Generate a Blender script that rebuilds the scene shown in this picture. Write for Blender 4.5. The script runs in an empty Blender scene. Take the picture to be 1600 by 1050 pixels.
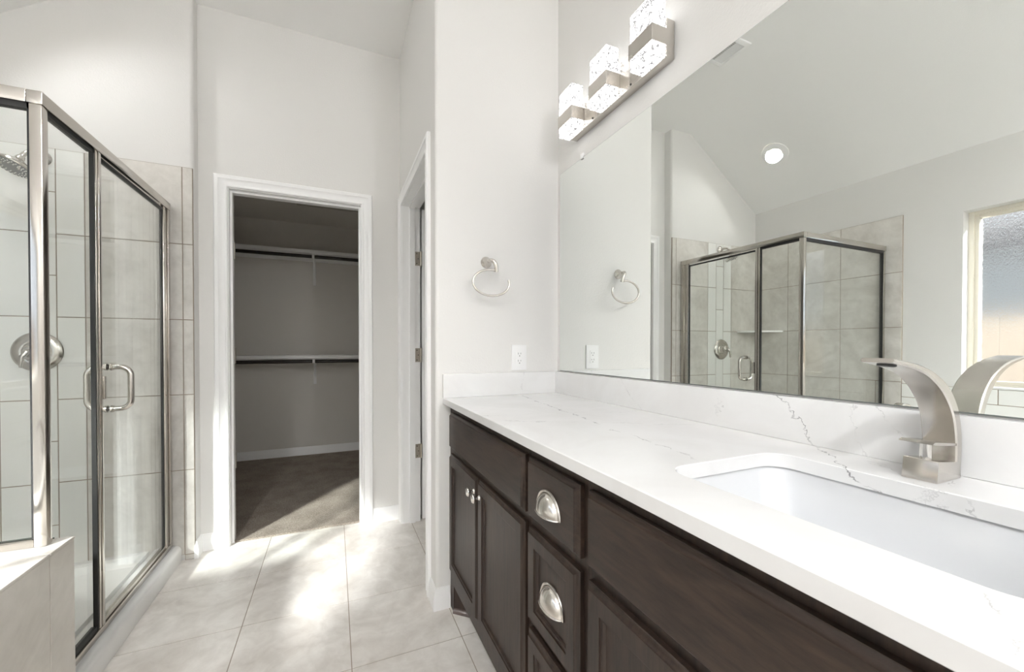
import bpy, bmesh, math, random
from mathutils import Vector, Matrix
random.seed(7)
PI = math.pi
SC = bpy.context.scene
COL = SC.collection

# ------------------------------------------------------------------ camera
cam_d = bpy.data.cameras.new('camera')
cam = bpy.data.objects.new('camera', cam_d)
COL.objects.link(cam)
cam.location = (0, 0, 1.15)
cam.rotation_euler = (PI / 2 - 0.0099, 0, -0.3927)
cam_d.sensor_width = 36
cam_d.lens = 609.2281 / 1600 * 36
cam_d.shift_x = (800 - 774.7065) / 1600
cam_d.shift_y = (548.2406 - 525) / 1600
cam_d.clip_start = 0.01
SC.camera = cam

# ------------------------------------------------------------------ world, sun, exposure
W_ = bpy.data.worlds.new('sky')
SC.world = W_
W_.use_nodes = True
bg = W_.node_tree.nodes['Background']
bg.inputs['Color'].default_value = (0.82, 0.90, 1.0, 1)
bg.inputs['Strength'].default_value = 1.1

def lamp(name, kind, loc, energy, color=(1, 1, 1), direction=None, **kw):
    d = bpy.data.lights.new(name, kind)
    d.energy = energy
    d.color = color
    for k, v in kw.items():
        setattr(d, k, v)
    o = bpy.data.objects.new(name, d)
    COL.objects.link(o)
    o.location = loc
    if direction:
        o.rotation_euler = Vector(direction).to_track_quat('-Z', 'Y').to_euler()
    return o

SUN_EL = math.atan(0.58)
lamp('sun', 'SUN', (-6, -6, 5), 50.0, (1.0, 0.975, 0.95),
     (0.625 * math.cos(SUN_EL), 0.781 * math.cos(SUN_EL), -math.sin(SUN_EL)), angle=math.radians(5.0))

SC.view_settings.view_transform = 'Standard'
SC.view_settings.look = 'None'
SC.view_settings.gamma = 1
SC.view_settings.use_curve_mapping = False
SC.view_settings.exposure = 0.90
cy = SC.cycles
cy.use_denoising = True
cy.max_bounces = 14
cy.diffuse_bounces = 8
cy.glossy_bounces = 8
cy.transmission_bounces = 8
cy.transparent_max_bounces = 24
cy.caustics_reflective = False
cy.caustics_refractive = False
cy.sample_clamp_indirect = 8

# ------------------------------------------------------------------ materials
class NT:
    def __init__(s, name):
        s.m = bpy.data.materials.new(name)
        s.m.use_nodes = True
        s.t = s.m.node_tree
        s.p = s.t.nodes['Principled BSDF']
        s.out = s.t.nodes['Material Output']
    def n(s, typ, **kw):
        nd = s.t.nodes.new(typ)
        for k, v in kw.items():
            if k.startswith('i_'):
                key = k[2:]
                key = int(key) if key.isdigit() else key.replace('_', ' ')
                if isinstance(v, bpy.types.NodeSocket):
                    s.t.links.new(v, nd.inputs[key])
                else:
                    nd.inputs[key].default_value = v
            else:
                setattr(nd, k, v)
        return nd
    def l(s, a, b):
        s.t.links.new(a, b)
    def pos(s, scale=(1, 1, 1)):
        g = s.n('ShaderNodeNewGeometry')
        mp = s.n('ShaderNodeMapping', i_Scale=scale)
        s.l(g.outputs['Position'], mp.inputs['Vector'])
        return mp.outputs['Vector']
    def noise(s, vec, scale, detail=3, rough=.5, dist=0):
        return s.n('ShaderNodeTexNoise', i_Vector=vec, i_Scale=scale, i_Detail=detail, i_Roughness=rough, i_Distortion=dist).outputs['Fac']
    def ramp(s, fac, stops):
        r = s.n('ShaderNodeValToRGB', i_Fac=fac)
        e = r.color_ramp.elements
        while len(e) < len(stops):
            e.new(0.5)
        for k, (p, c) in enumerate(stops):
            e[k].position = p
            e[k].color = (*c, 1) if len(c) == 3 else c
        return r.outputs['Color']
    def math(s, op, a, b=0.0, c=0.0):
        return s.n('ShaderNodeMath', operation=op, i_0=a, i_1=b, i_2=c).outputs[0]
    def mix(s, fac, a, b):
        m = s.n('ShaderNodeMix', data_type='RGBA')
        for sock, v in ((m.inputs[0], fac), (m.inputs[6], a), (m.inputs[7], b)):
            if isinstance(v, bpy.types.NodeSocket):
                s.l(v, sock)
            else:
                sock.default_value = v if not isinstance(v, tuple) or len(v) == 4 else (*v, 1)
        return m.outputs[2]
    def bump(s, h, strength, dist=.002):
        b = s.n('ShaderNodeBump', i_Height=h, i_Strength=strength, i_Distance=dist)
        s.l(b.outputs[0], s.p.inputs['Normal'])
    def base(s, c):
        if isinstance(c, bpy.types.NodeSocket):
            s.l(c, s.p.inputs['Base Color'])
        else:
            s.p.inputs['Base Color'].default_value = (*c, 1)
        return s
    def set(s, **kw):
        for k, v in kw.items():
            s.p.inputs[k.replace('_', ' ')].default_value = v
        return s

def simple(name, col, rough=.5, metal=0., spec=.5, **kw):
    t = NT(name).base(col)
    t.set(Roughness=rough, Metallic=metal, **kw)
    t.p.inputs['Specular IOR Level'].default_value = spec
    return t.m

def paint(name, col, bump=.25):
    t = NT(name).base(col).set(Roughness=.7)
    v = t.pos()
    t.bump(t.noise(v, 140, 3, .6), bump, .0015)
    return t.m

M_WALL = paint('wall_paint', (0.765, 0.757, 0.74), .45)
M_CEIL = paint('ceiling_paint', (0.90, 0.898, 0.888), .25)
M_CLOSET = paint('closet_paint', (0.72, 0.695, 0.655))
M_TRIM = simple('white_trim_paint', (0.90, 0.90, 0.90), .35)
M_PLASTIC = simple('white_plastic', (0.88, 0.88, 0.88), .35)
M_DARK = simple('black_rubber', (0.012, 0.012, 0.012), .5)
M_GROUT = simple('grout', (0.36, 0.305, 0.25), .9)
M_PORC = simple('white_porcelain', (0.66, 0.67, 0.685), .08)
M_ACRYL = simple('white_acrylic', (0.84, 0.84, 0.83), .2)
M_BLACK = simple('dark_slot', (0.01, 0.01, 0.01), .6)
M_ALMOND = simple('almond_vinyl', (0.78, 0.74, 0.65), .4)
M_ROD = simple('dark_bronze_rod', (0.018, 0.010, 0.008), .4)

def stone(name, c0, c1, rough, scale=2.5, bump=.05):
    t = NT(name)
    v = t.pos()
    a = t.noise(v, scale, 8, .62, 1.6)
    b = t.noise(v, scale * 7, 5, .6, .6)
    col = t.ramp(t.math('ADD', t.math('MULTIPLY', a, .7), t.math('MULTIPLY', b, .3)), [(.36, c0), (.62, c1)])
    t.base(col).set(Roughness=rough)
    t.bump(b, bump, .001)
    return t.m

M_FLOORTILE = stone('cream_floor_tile', (0.60, 0.56, 0.515), (0.86, 0.83, 0.79), .32, 2.2)
M_WALLTILE = stone('cream_wall_tile', (0.56, 0.535, 0.495), (0.76, 0.735, 0.695), .3, 2.6)
M_ACCENT = simple('ivory_gloss_tile', (0.86, 0.86, 0.835), .12)
M_DECKTILE = stone('deck_tile', (0.62, 0.59, 0.54), (0.76, 0.73, 0.68), .3, 2.4)

def metal(name, col, rough, streak=0.0, axis=(1, 1, 60)):
    t = NT(name).base(col).set(Metallic=1.0, Roughness=rough)
    if streak:
        v = t.pos(axis)
        n = t.noise(v, 25, 2)
        r = t.math('MULTIPLY_ADD', n, streak, rough - streak / 2)
        t.l(r, t.p.inputs['Roughness'])
    return t.m

M_NICKEL = metal('brushed_nickel', (0.62, 0.59, 0.55), .22)
M_FRAME = metal('satin_nickel_frame', (0.58, 0.55, 0.51), .15)
M_CHROME = metal('polished_nickel', (0.72, 0.70, 0.67), .12)
M_CUP = metal('satin_cup_pull', (0.72, 0.69, 0.65), .2)
M_HINGE = metal('hinge_nickel', (0.52, 0.48, 0.42), .35)

def wood(name, scale):
    t = NT(name)
    v = t.pos(scale)
    n = t.noise(v, 3.0, 8, .65, 1.4)
    f = t.noise(v, 14, 4, .7)
    k = t.math('ADD', t.math('MULTIPLY', n, .6), t.math('MULTIPLY', f, .4))
    t.base(t.ramp(k, [(.34, (0.010, 0.006, 0.0045)), (.66, (0.050, 0.031, 0.022))]))
    t.set(Roughness=.42)
    t.p.inputs['Specular IOR Level'].default_value = .4
    t.p.inputs['Coat Weight'].default_value = .08
    t.p.inputs['Coat Roughness'].default_value = .25
    t.bump(f, .12, .001)
    return t.m
M_WOODV = wood('espresso_wood_upright', (9, 9, .9))
M_WOODH = wood('espresso_wood_level', (9, 1.1, 7))

def quartz():
    t = NT('white_veined_quartz')
    g = t.n('ShaderNodeNewGeometry')
    P = g.outputs['Position']
    sp = t.n('ShaderNodeSeparateXYZ')
    t.l(P, sp.inputs[0])
    x, y, z = sp.outputs
    wob = t.math('SUBTRACT', t.noise(P, 9, 5, .7), .5)
    wob2 = t.math('SUBTRACT', t.noise(P, 40, 4, .7), .5)
    # (a x + b y + c z + d), wobble, width, strength
    veins = [(-1.0, 1.0, -0.83, 1.236, .13, .0030, .85),
             (1.0, -.12, -.25, -.365, .10, .0034, .6),
             (.55, 1.0, .3, -1.62, .16, .0035, .30),
             (-.9, 1.0, -.5, .93, .16, .0025, .28),
             (-.4, 1.0, -.9, .90, .10, .0016, .40),
             (.2, 1.0, -1.2, -.15, .10, .0015, .35)]
    brk = t.noise(P, 16, 3, .6)
    tot = None
    for k, (a, b, c, d, w, wd, st) in enumerate(veins):
        f = t.math('MULTIPLY_ADD', x, a, d)
        f = t.math('MULTIPLY_ADD', y, b, f)
        f = t.math('MULTIPLY_ADD', z, c, f)
        f = t.math('MULTIPLY_ADD', wob, w * 1.0, f)
        f = t.math('MULTIPLY_ADD', wob2, w * .28, f)
        f = t.math('ABSOLUTE', f)
        mr = t.n('ShaderNodeMapRange', i_Value=f)
        mr.inputs[1].default_value = wd * .25
        mr.inputs[2].default_value = wd
        mr.inputs[3].default_value = st
        mr.inputs[4].default_value = 0
        bm_ = t.n('ShaderNodeMapRange', i_Value=t.noise(P, 11 + 3 * k, 2, .5))
        bm_.inputs[1].default_value = .42
        bm_.inputs[2].default_value = .6
        m = t.math('MULTIPLY', mr.outputs[0], bm_.outputs[0]) if k else t.math('MULTIPLY', mr.outputs[0], t.math('MULTIPLY_ADD', t.noise(P, 30, 2, .5), 3.2, -1.1))
        tot = m if tot is None else t.math('MAXIMUM', tot, m)
    cloud = t.ramp(t.noise(P, 4, 6, .6, 1), [(.35, (0.745, 0.74, 0.735)), (.6, (0.785, 0.785, 0.783))])
    t.base(t.mix(tot, cloud, (0.13, 0.125, 0.135)))
    t.set(Roughness=.14)
    return t.m
M_QUARTZ = quartz()

def carpet():
    t = NT('tan_carpet')
    v = t.pos()
    a = t.noise(v, 150, 2, .8)
    b = t.noise(v, 6, 4, .6)
    k = t.math('ADD', t.math('MULTIPLY', a, .75), t.math('MULTIPLY', b, .35))
    t.base(t.ramp(k, [(.36, (0.20, 0.165, 0.135)), (.72, (0.52, 0.46, 0.40))]))
    t.set(Roughness=1)
    t.p.inputs['Specular IOR Level'].default_value = .1
    t.bump(a, 1.0, .008)
    return t.m
M_CARPET = carpet()

def clear_glass(name, tint=(0.982, 0.992, 0.985), base=.026, top=.85):
    t = NT(name)
    t.t.nodes.remove(t.p)
    tr = t.n('ShaderNodeBsdfTransparent', i_Color=(*tint, 1))
    gl = t.n('ShaderNodeBsdfGlossy', i_Roughness=0.0, i_Color=(1, 1, 1, 1))
    lw = t.n('ShaderNodeLayerWeight', i_Blend=.5)
    f = t.math('MULTIPLY_ADD', t.math('POWER', lw.outputs['Facing'], 5.0), top, base)
    mx = t.n('ShaderNodeMixShader', i_0=f)
    t.l(tr.outputs[0], mx.inputs[1])
    t.l(gl.outputs[0], mx.inputs[2])
    t.l(mx.outputs[0], t.out.inputs['Surface'])
    return t.m
M_GLASS = clear_glass('shower_glass')
M_CLIP = clear_glass('clear_plastic', (0.9, 0.92, 0.92), .15)
M_GEDGE = simple('green_glass_edge', (0.01, 0.035, 0.025), .15)

def rain_glass():
    t = NT('rain_textured_glass')
    t.t.nodes.remove(t.p)
    v = t.pos((1, 1, .45))
    n = t.noise(v, 170, 2, .5, .6)
    b = t.n('ShaderNodeBump', i_Height=n, i_Strength=1.0, i_Distance=.013)
    rf = t.n('ShaderNodeBsdfRefraction', i_Roughness=.17, i_IOR=1.12, i_Color=(0.97, .98, 1, 1))
    t.l(b.outputs[0], rf.inputs['Normal'])
    tr = t.n('ShaderNodeBsdfTransparent', i_Color=(.95, .97, .97, 1))
    mx = t.n('ShaderNodeMixShader', i_0=.32)
    t.l(rf.outputs[0], mx.inputs[1])
    t.l(tr.outputs[0], mx.inputs[2])
    t.l(mx.outputs[0], t.out.inputs['Surface'])
    return t.m
M_RAIN = rain_glass()

def mirror_mat():
    t = NT('mirror_silver').base((0.90, 0.925, 0.905)).set(Metallic=1.0, Roughness=0.0)
    return t.m
M_MIRROR = mirror_mat()

def ice_glass():
    t = NT('lit_bubble_glass')
    v = t.pos()
    vo = t.n('ShaderNodeTexVoronoi', feature='DISTANCE_TO_EDGE', i_Vector=t.pos((1, 1, .8)), i_Scale=95)
    n = t.noise(v, 60, 3)
    k = t.math('ADD', vo.outputs['Distance'], t.math('MULTIPLY', t.math('SUBTRACT', n, .5), .5))
    mr = t.n('ShaderNodeMapRange', i_Value=k)
    mr.inputs[1].default_value = .015
    mr.inputs[2].default_value = .13
    mr.inputs[3].default_value = .10
    mr.inputs[4].default_value = 1.0
    t.base((.12, .12, .13)).set(Roughness=.1)
    t.p.inputs['Emission Color'].default_value = (1, .985, .97, 1)
    t.l(t.math('MULTIPLY', mr.outputs[0], ICE), t.p.inputs['Emission Strength'])
    return t.m
ICE = 1.5
M_ICE = ice_glass()

def glow(name, col, s):
    t = NT(name).base((.9, .9, .9))
    t.p.inputs['Emission Color'].default_value = (*col, 1)
    t.p.inputs['Emission Strength'].default_value = s
    return t.m
M_LENS = glow('lit_lens', (1, .86, .68), 9.0)

# ------------------------------------------------------------------ mesh helpers
def finish(bm, ang=35):
    bmesh.ops.recalc_face_normals(bm, faces=bm.faces)
    lim = math.radians(ang)
    for e in bm.edges:
        e.smooth = len(e.link_faces) == 2 and e.calc_face_angle(0) < lim
    for f in bm.faces:
        f.smooth = True

class B:
    """collects shapes in world coordinates"""
    def __init__(s):
        s.bm = bmesh.new()
    def box(s, x0, x1, y0, y1, z0, z1, bev=0, seg=2):
        b = bmesh.new()
        bmesh.ops.create_cube(b, size=1)
        for v in b.verts:
            v.co = Vector(((x0 + x1) / 2 + v.co.x * (x1 - x0), (y0 + y1) / 2 + v.co.y * (y1 - y0), (z0 + z1) / 2 + v.co.z * (z1 - z0)))
        if bev:
            bmesh.ops.bevel(b, geom=b.edges[:], offset=bev, segments=seg, profile=.6, affect='EDGES')
        s.add(b)
        return s
    def add(s, b):
        vs = {v: s.bm.verts.new(v.co) for v in b.verts}
        for f in b.faces:
            try:
                nf = s.bm.faces.new([vs[v] for v in f.verts])
                nf.material_index = f.material_index
            except ValueError:
                pass
        b.free()
    def face(s, pts, mi=0):
        f = s.bm.faces.new([s.bm.verts.new(p) for p in pts])
        f.material_index = mi
    def loft(s, loops, closed=True, cap0=True, cap1=True, mi=0):
        vl = [[s.bm.verts.new(p) for p in lp] for lp in loops]
        n = len(vl[0])
        for a, b in zip(vl, vl[1:]):
            for i in range(n if closed else n - 1):
                j = (i + 1) % n
                f = s.bm.faces.new((a[i], a[j], b[j], b[i]))
                f.material_index = mi
        if cap0 and closed:
            s.bm.faces.new(vl[0][::-1])
        if cap1 and closed:
            s.bm.faces.new(vl[-1])
        return s
    def prism(s, pts, fn, a, b):
        """2-D outline pts, fn(p, q, t) -> world, extruded from t=a to t=b"""
        return s.loft([[fn(p, q, a) for p, q in pts], [fn(p, q, b) for p, q in pts]])
    def lathe(s, prof, o, axis=(0, 0, 1), n=32, cap0=True, cap1=True):
        o = Vector(o); ax = Vector(axis).normalized()
        u = ax.orthogonal().normalized(); w = ax.cross(u)
        return s.loft([[o + ax * h + (u * math.cos(2 * PI * k / n) + w * math.sin(2 * PI * k / n)) * max(r, 1e-4) for k in range(n)] for r, h in prof], cap0=cap0, cap1=cap1)
    def tube(s, pts, r, n=14):
        pts = [Vector(p) for p in pts]
        rs = r if isinstance(r, (list, tuple)) else [r] * len(pts)
        t0 = (pts[1] - pts[0]).normalized()
        u = t0.orthogonal().normalized()
        loops = []
        for i, p in enumerate(pts):
            a = pts[max(i - 1, 0)]; c = pts[min(i + 1, len(pts) - 1)]
            t = (c - a).normalized()
            u = (u - t * u.dot(t)).normalized()
            w = t.cross(u)
            loops.append([p + (u * math.cos(2 * PI * k / n) + w * math.sin(2 * PI * k / n)) * rs[i] for k in range(n)])
        return s.loft(loops)
    def bevel(s, off, seg=2, ang=30):
        bmesh.ops.remove_doubles(s.bm, verts=s.bm.verts, dist=1e-6)
        bmesh.ops.recalc_face_normals(s.bm, faces=s.bm.faces)
        es = [e for e in s.bm.edges if len(e.link_faces) == 2 and e.calc_face_angle(0) > math.radians(ang)]
        bmesh.ops.bevel(s.bm, geom=es, offset=off, segments=seg, profile=.6, affect='EDGES')
        return s
    def obj(s, name, mat, parent=None, loc=None, ang=35):
        """one mesh object; a child's coordinates are kept relative to its thing's origin"""
        org = Vector((0, 0, 0))
        if parent is not None:
            r = parent
            while r.parent is not None:
                r = r.parent
            org = r.location.copy()
        elif loc is not None:
            org = Vector(loc)
        else:
            xs = [v.co for v in s.bm.verts]
            org = Vector(((min(v.x for v in xs) + max(v.x for v in xs)) / 2, (min(v.y for v in xs) + max(v.y for v in xs)) / 2, min(v.z for v in xs)))
        for v in s.bm.verts:
            v.co -= org
        finish(s.bm, ang)
        me = bpy.data.meshes.new(name)
        s.bm.to_mesh(me)
        s.bm.free()
        for m in (mat if isinstance(mat, (list, tuple)) else [mat]):
            me.materials.append(m)
        o = bpy.data.objects.new(name, me)
        COL.objects.link(o)
        if parent is not None:
            o.parent = parent
        else:
            o.location = org
        return o

def tag(o, label, cat, group=None):
    o['label'] = label
    o['category'] = cat
    if group:
        o['group'] = group
    return o

def thing(name, loc, label, cat, group=None):
    o = bpy.data.objects.new(name, None)
    o.empty_display_size = .05
    COL.objects.link(o)
    o.location = loc
    return tag(o, label, cat, group)

def struct(o):
    o['kind'] = 'structure'
    return o

def rrect(x0, x1, y0, y1, r, z, n=8):
    pts = []
    for cx_, cy_, a0 in ((x1 - r, y1 - r, 0), (x0 + r, y1 - r, PI / 2), (x0 + r, y0 + r, PI), (x1 - r, y0 + r, 3 * PI / 2)):
        for k in range(n + 1):
            a = a0 + PI / 2 * k / n
            pts.append(Vector((cx_ + r * math.cos(a), cy_ + r * math.sin(a), z)))
    return pts

# ------------------------------------------------------------------ dimensions
MX = 1.0186            # mirror face
RW = 1.0236            # right wall
YR = 1.669             # return wall face
YB = -1.7              # wall behind the camera
EX = 0.408             # wall with the second doorway
YC = 2.658             # closet wall face
YW = 2.582             # shower back wall
XJ = -0.700            # where the shower wall steps back
XL = -1.8016           # window wall
ZC = 3.06              # flat ceiling
XK = -0.93; ZL = 2.455 # slope: starts at XK, meets the window wall at ZL
SL = (ZC - ZL) / (XK - XL)
CB = 4.582; CX0, CX1 = -1.55, .95; CZ = 2.45   # closet

# ------------------------------------------------------------------ setting: shell
struct(B().box(-2.0, 2.1, YB - .1, 2.70, -.12, -.0015).obj('floor', M_GROUT))
fl = B()
ix0 = .054 - .41 * 5; iy0 = 1.872 - .398 * 9
for i in range(11):
    for j in range(12):
        x0 = ix0 + .41 * i; y0 = iy0 + .398 * j
        x1 = min(x0 + .41, 2.0); y1 = min(y0 + .398, 2.695)
        if x0 < -1.8 or y1 - y0 < .01 or x1 - x0 < .01: continue
        fl.box(x0 + .0018, x1 - .0018, y0 + .0018, y1 - .0018, -.006, 0)
struct(fl.obj('floor_tile', M_FLOORTILE))
struct(B().box(CX0, CX1, 2.698, CB, -.05, .008).obj('floor_closet', M_CARPET))

# right wall, return wall and their bullnose corner
struct(B().box(RW, RW + .11, YB, YR, 0, ZC).obj('wall_right', M_WALL))
rw = B()
r_ = .018
prof = [(EX + r_ - r_ * math.cos(a), YR + r_ - r_ * math.sin(a)) for a in [PI / 2 * k / 8 for k in range(9)]]
prof = prof + [(RW + .11, YR), (RW + .11, YR + .115), (EX, YR + .115)]
rw.prism(prof, lambda p, q, t: Vector((p, q, t)), 0, ZC)
struct(rw.obj('wall_return', M_WALL))
# wall with the second doorway
D2N, D2F, D2H = 1.832, 2.563, 2.06       # clear opening
we = B().box(EX, EX + .115, YR + .115, D2N - .018, 0, ZC)
we.box(EX, EX + .115, D2F + .018, YC, 0, ZC)
we.box(EX, EX + .115, D2N - .018, D2F + .018, D2H + .018, ZC)
struct(we.obj('wall_hall', M_WALL))
# closet wall with doorway
D1L, D1R, D1H = -.557, .160, 2.06
wc = B().box(XJ, D1L - .018, YC, YC + .115, 0, ZC)
wc.box(D1R + .018, 2.05, YC, YC + .115, 0, ZC)
wc.box(D1L - .018, D1R + .018, YC, YC + .115, D1H + .018, ZC)
struct(wc.obj('wall_closet', M_WALL))
# shower back wall (stands proud of the closet wall), rounded outer corner
ws = B()
prof = [(XL - .15, YW), (XJ - r_, YW)] + [(XJ - r_ + r_ * math.sin(a), YW + r_ - r_ * math.cos(a)) for a in [PI / 2 * k / 8 for k in range(1, 9)]] + [(XJ, YC + .115), (XL - .15, YC + .115)]
ws.prism(prof, lambda p, q, t: Vector((p, q, t)), 0, ZC)
struct(ws.obj('wall_shower', M_WALL))
# window wall
WY0, WY1, WZ0, WZ1 = -.58, 1.205, .885, 2.045
wl = B()
wl.box(XL - .15, XL, YB, WY0, 0, ZL + .1)
wl.box(XL - .15, XL, WY1, YW, 0, ZL + .1)
wl.box(XL - .15, XL, WY0, WY1, 0, WZ0)
wl.box(XL - .15, XL, WY0, WY1, WZ1, ZL + .1)
struct(wl.obj('wall_window', M_WALL))
struct(B().box(XL - .15, RW + .11, YB - .12, YB, 0, ZC + .05).obj('wall_back', M_WALL))
# ceiling: flat, then sloping down to the window wall
ce = B()
out = [(2.05, ZC), (XK, ZC), (XL - .15, ZL - .15 * SL), (XL - .15, ZL - .15 * SL + .15), (XK, ZC + .15), (2.05, ZC + .15)]
ce.prism(out, lambda p, q, t: Vector((p, t, q)), YB - .12, YC + .115)
struct(ce.obj('ceiling', M_CEIL))
# small room behind the second doorway
struct(B().box(2.0, 2.1, YR + .115, YC, 0, ZC).obj('wall_far_right', M_WALL))
struct(B().box(RW + .11, 2.1, YR, YR + .115, 0, ZC).obj('wall_side', M_WALL))
# closet room
struct(B().box(CX0, CX1, CB, CB + .1, 0, CZ).obj('wall_closet_back', M_CLOSET))
struct(B().box(CX0 - .1, CX0, YC + .115, CB + .1, 0, CZ).obj('wall_closet_left', M_CLOSET))
struct(B().box(CX1, CX1 + .1, YC + .115, CB + .1, 0, CZ).obj('wall_closet_right', M_CLOSET))
struct(B().box(CX0 - .1, CX1 + .1, YC + .115, CB + .1, CZ, CZ + .1).obj('ceiling_closet', M_CLOSET))
struct(B().box(CX0 - .1, XL - .15 + .001, YC + .1, YC + .115, 0, CZ).obj('wall_closet_front', M_CLOSET)) if CX0 - .1 > XL else None

# ------------------------------------------------------------------ trim: casings, jambs, baseboards
CAS = [(0, 0), (0, .010), (.003, .0125), (.011, .0125), (.014, .008), (.020, .0085), (.040, .013), (.045, .018), (.0605, .0185), (.066, .014), (.066, 0)]
def casing(fn, s0, s1, top):
    b = B()
    loops = []
    for s_, z_ in ((0, 0), (0, 1), (1, 1), (1, 0)):
        lp = []
        for o, t in CAS:
            s = (s0 - o) if s_ == 0 else (s1 + o)
            z = top + o if z_ else 0
            lp.append(fn(s, z, t))
        loops.append(lp)
    return b.loft(loops)

d1 = casing(lambda s, z, t: Vector((s, YC - t, z)), D1L - .004, D1R + .004, D1H + .004)
door1 = struct(d1.obj('door_1', M_TRIM, loc=((D1L + D1R) / 2, YC, 0)))
def jamb(fn, s0, s1, top, depth, stop0):
    b = B()
    for lo, hi in ((s0 - .018, s0), (s1, s1 + .018)):
        p = [fn(lo, 0, 0), fn(hi, 0, 0), fn(hi, 0, depth), fn(lo, 0, depth)]
        q = [fn(lo, top + .018, 0), fn(hi, top + .018, 0), fn(hi, top + .018, depth), fn(lo, top + .018, depth)]
        b.loft([p, q])
    b.loft([[fn(s0, top, 0), fn(s1, top, 0), fn(s1, top, depth), fn(s0, top, depth)], [fn(s0, top + .018, 0), fn(s1, top + .018, 0), fn(s1, top + .018, depth), fn(s0, top + .018, depth)]])
    return b
def stops(fn, s0, s1, top, d0, d1_):
    b = B()
    for lo, hi in ((s0, s0 + .011), (s1 - .011, s1)):
        b.loft([[fn(lo, 0, d0), fn(hi, 0, d0), fn(hi, 0, d1_), fn(lo, 0, d1_)], [fn(lo, top, d0), fn(hi, top, d0), fn(hi, top, d1_), fn(lo, top, d1_)]])
    b.loft([[fn(s0 + .011, top - .011, d0), fn(s1 - .011, top - .011, d0), fn(s1 - .011, top - .011, d1_), fn(s0 + .011, top - .011, d1_)],
            [fn(s0 + .011, top, d0), fn(s1 - .011, top, d0), fn(s1 - .011, top, d1_), fn(s0 + .011, top, d1_)]])
    return b
f1 = lambda s, z, t: Vector((s, YC + t, z))
jamb(f1, D1L, D1R, D1H, .115, 0).obj('jamb', M_TRIM, door1)
stops(f1, D1L, D1R, D1H, .035, .072).obj('door_stop', M_TRIM, door1)
f2 = lambda s, z, t: Vector((EX + t, s, z))
door2 = struct(casing(lambda s, z, t: Vector((EX - t, s, z)), D2N - .004, D2F + .004, D2H + .004).obj('door_2', M_TRIM, loc=(EX, (D2N + D2F) / 2, 0)))
jamb(f2, D2N, D2F, D2H, .115, 0).obj('jamb', M_TRIM, door2)
stops(f2, D2N, D2F, D2H, .045, .080).obj('door_stop', M_TRIM, door2)
def hinge(parent, p, leaf, out, z, name='hinge'):
    """leaf plate on the jamb face: p corner, leaf = direction across the leaf, out = face normal"""
    p = Vector(p); leaf = Vector(leaf); out = Vector(out)
    b = B()
    c = [p, p + leaf * .034, p + leaf * .034 + out * .002, p + out * .002]
    b.loft([[v + Vector((0, 0, z - .045)) for v in c], [v + Vector((0, 0, z + .045)) for v in c]])
    k = p + leaf * .039 + out * .003
    b.tube([k + Vector((0, 0, z - .047)), k + Vector((0, 0, z + .047))], .006, 10)
    h = b.obj(name, M_HINGE, parent)
    s = B()
    for i, (dz, dl) in enumerate(((-.032, .012), (0, .020), (.032, .012))):
        s.lathe([(.0032, .0), (.0028, .0009)], p + leaf * dl + out * .002 + Vector((0, 0, z + dz)), out, 10)
    s.obj('screw', M_BLACK, h)
for z in (1.728, 1.097, .466):
    hinge(door2, (EX + .0815, D2F, 0), (1, 0, 0), (0, -1, 0), z)
    hinge(door1, (D1L, YC + .076, 0), (0, 1, 0), (1, 0, 0), z)
# the door leaf of the second doorway, swung open into the small room
lf = B().box(EX + .128, EX + .128 + .72, D2F + .001, D2F + .036, .012, D2H - .004, .002)
lf.obj('door_leaf', M_TRIM, door2)

BBP = [(0, 0), (.014, 0), (.014, .052), (.0115, .056), (.012, .066), (.008, .076), (.0055, .084), (.004, .092), (0, .094)]
def base_run(pts, name):
    """pts: floor polyline with the room on its left-hand side; profile offsets to the left"""
    pts = [Vector((p[0], p[1], 0)) for p in pts]
    nrm = []
    for i in range(len(pts) - 1):
        d = (pts[i + 1] - pts[i]).normalized()
        nrm.append(Vector((-d.y, d.x, 0)))
    loops = []
    for i, p in enumerate(pts):
        if i == 0: m = nrm[0]
        elif i == len(pts) - 1: m = nrm[-1]
        else:
            m = nrm[i - 1] + nrm[i]
            m = m / m.dot(nrm[i])
        loops.append([p + m * t + Vector((0, 0, z)) for t, z in BBP])
    return struct(B().loft(loops).obj(name, M_TRIM))
base_run([(D1L - .071, YC), (XJ, YC), (XJ, YW), (XJ - .006, YW)], 'baseboard_left')
base_run([(EX, YC), (D1R + .071, YC)], 'baseboard_closet')
base_run([(.470, YR), (EX, YR), (EX, D2N - .071)], 'baseboard_return')
base_run([(CX1, CB), (CX0, CB)], 'baseboard_closet_back')
base_run([(RW, -.02), (RW, YB)][::-1], 'baseboard_right')

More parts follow.
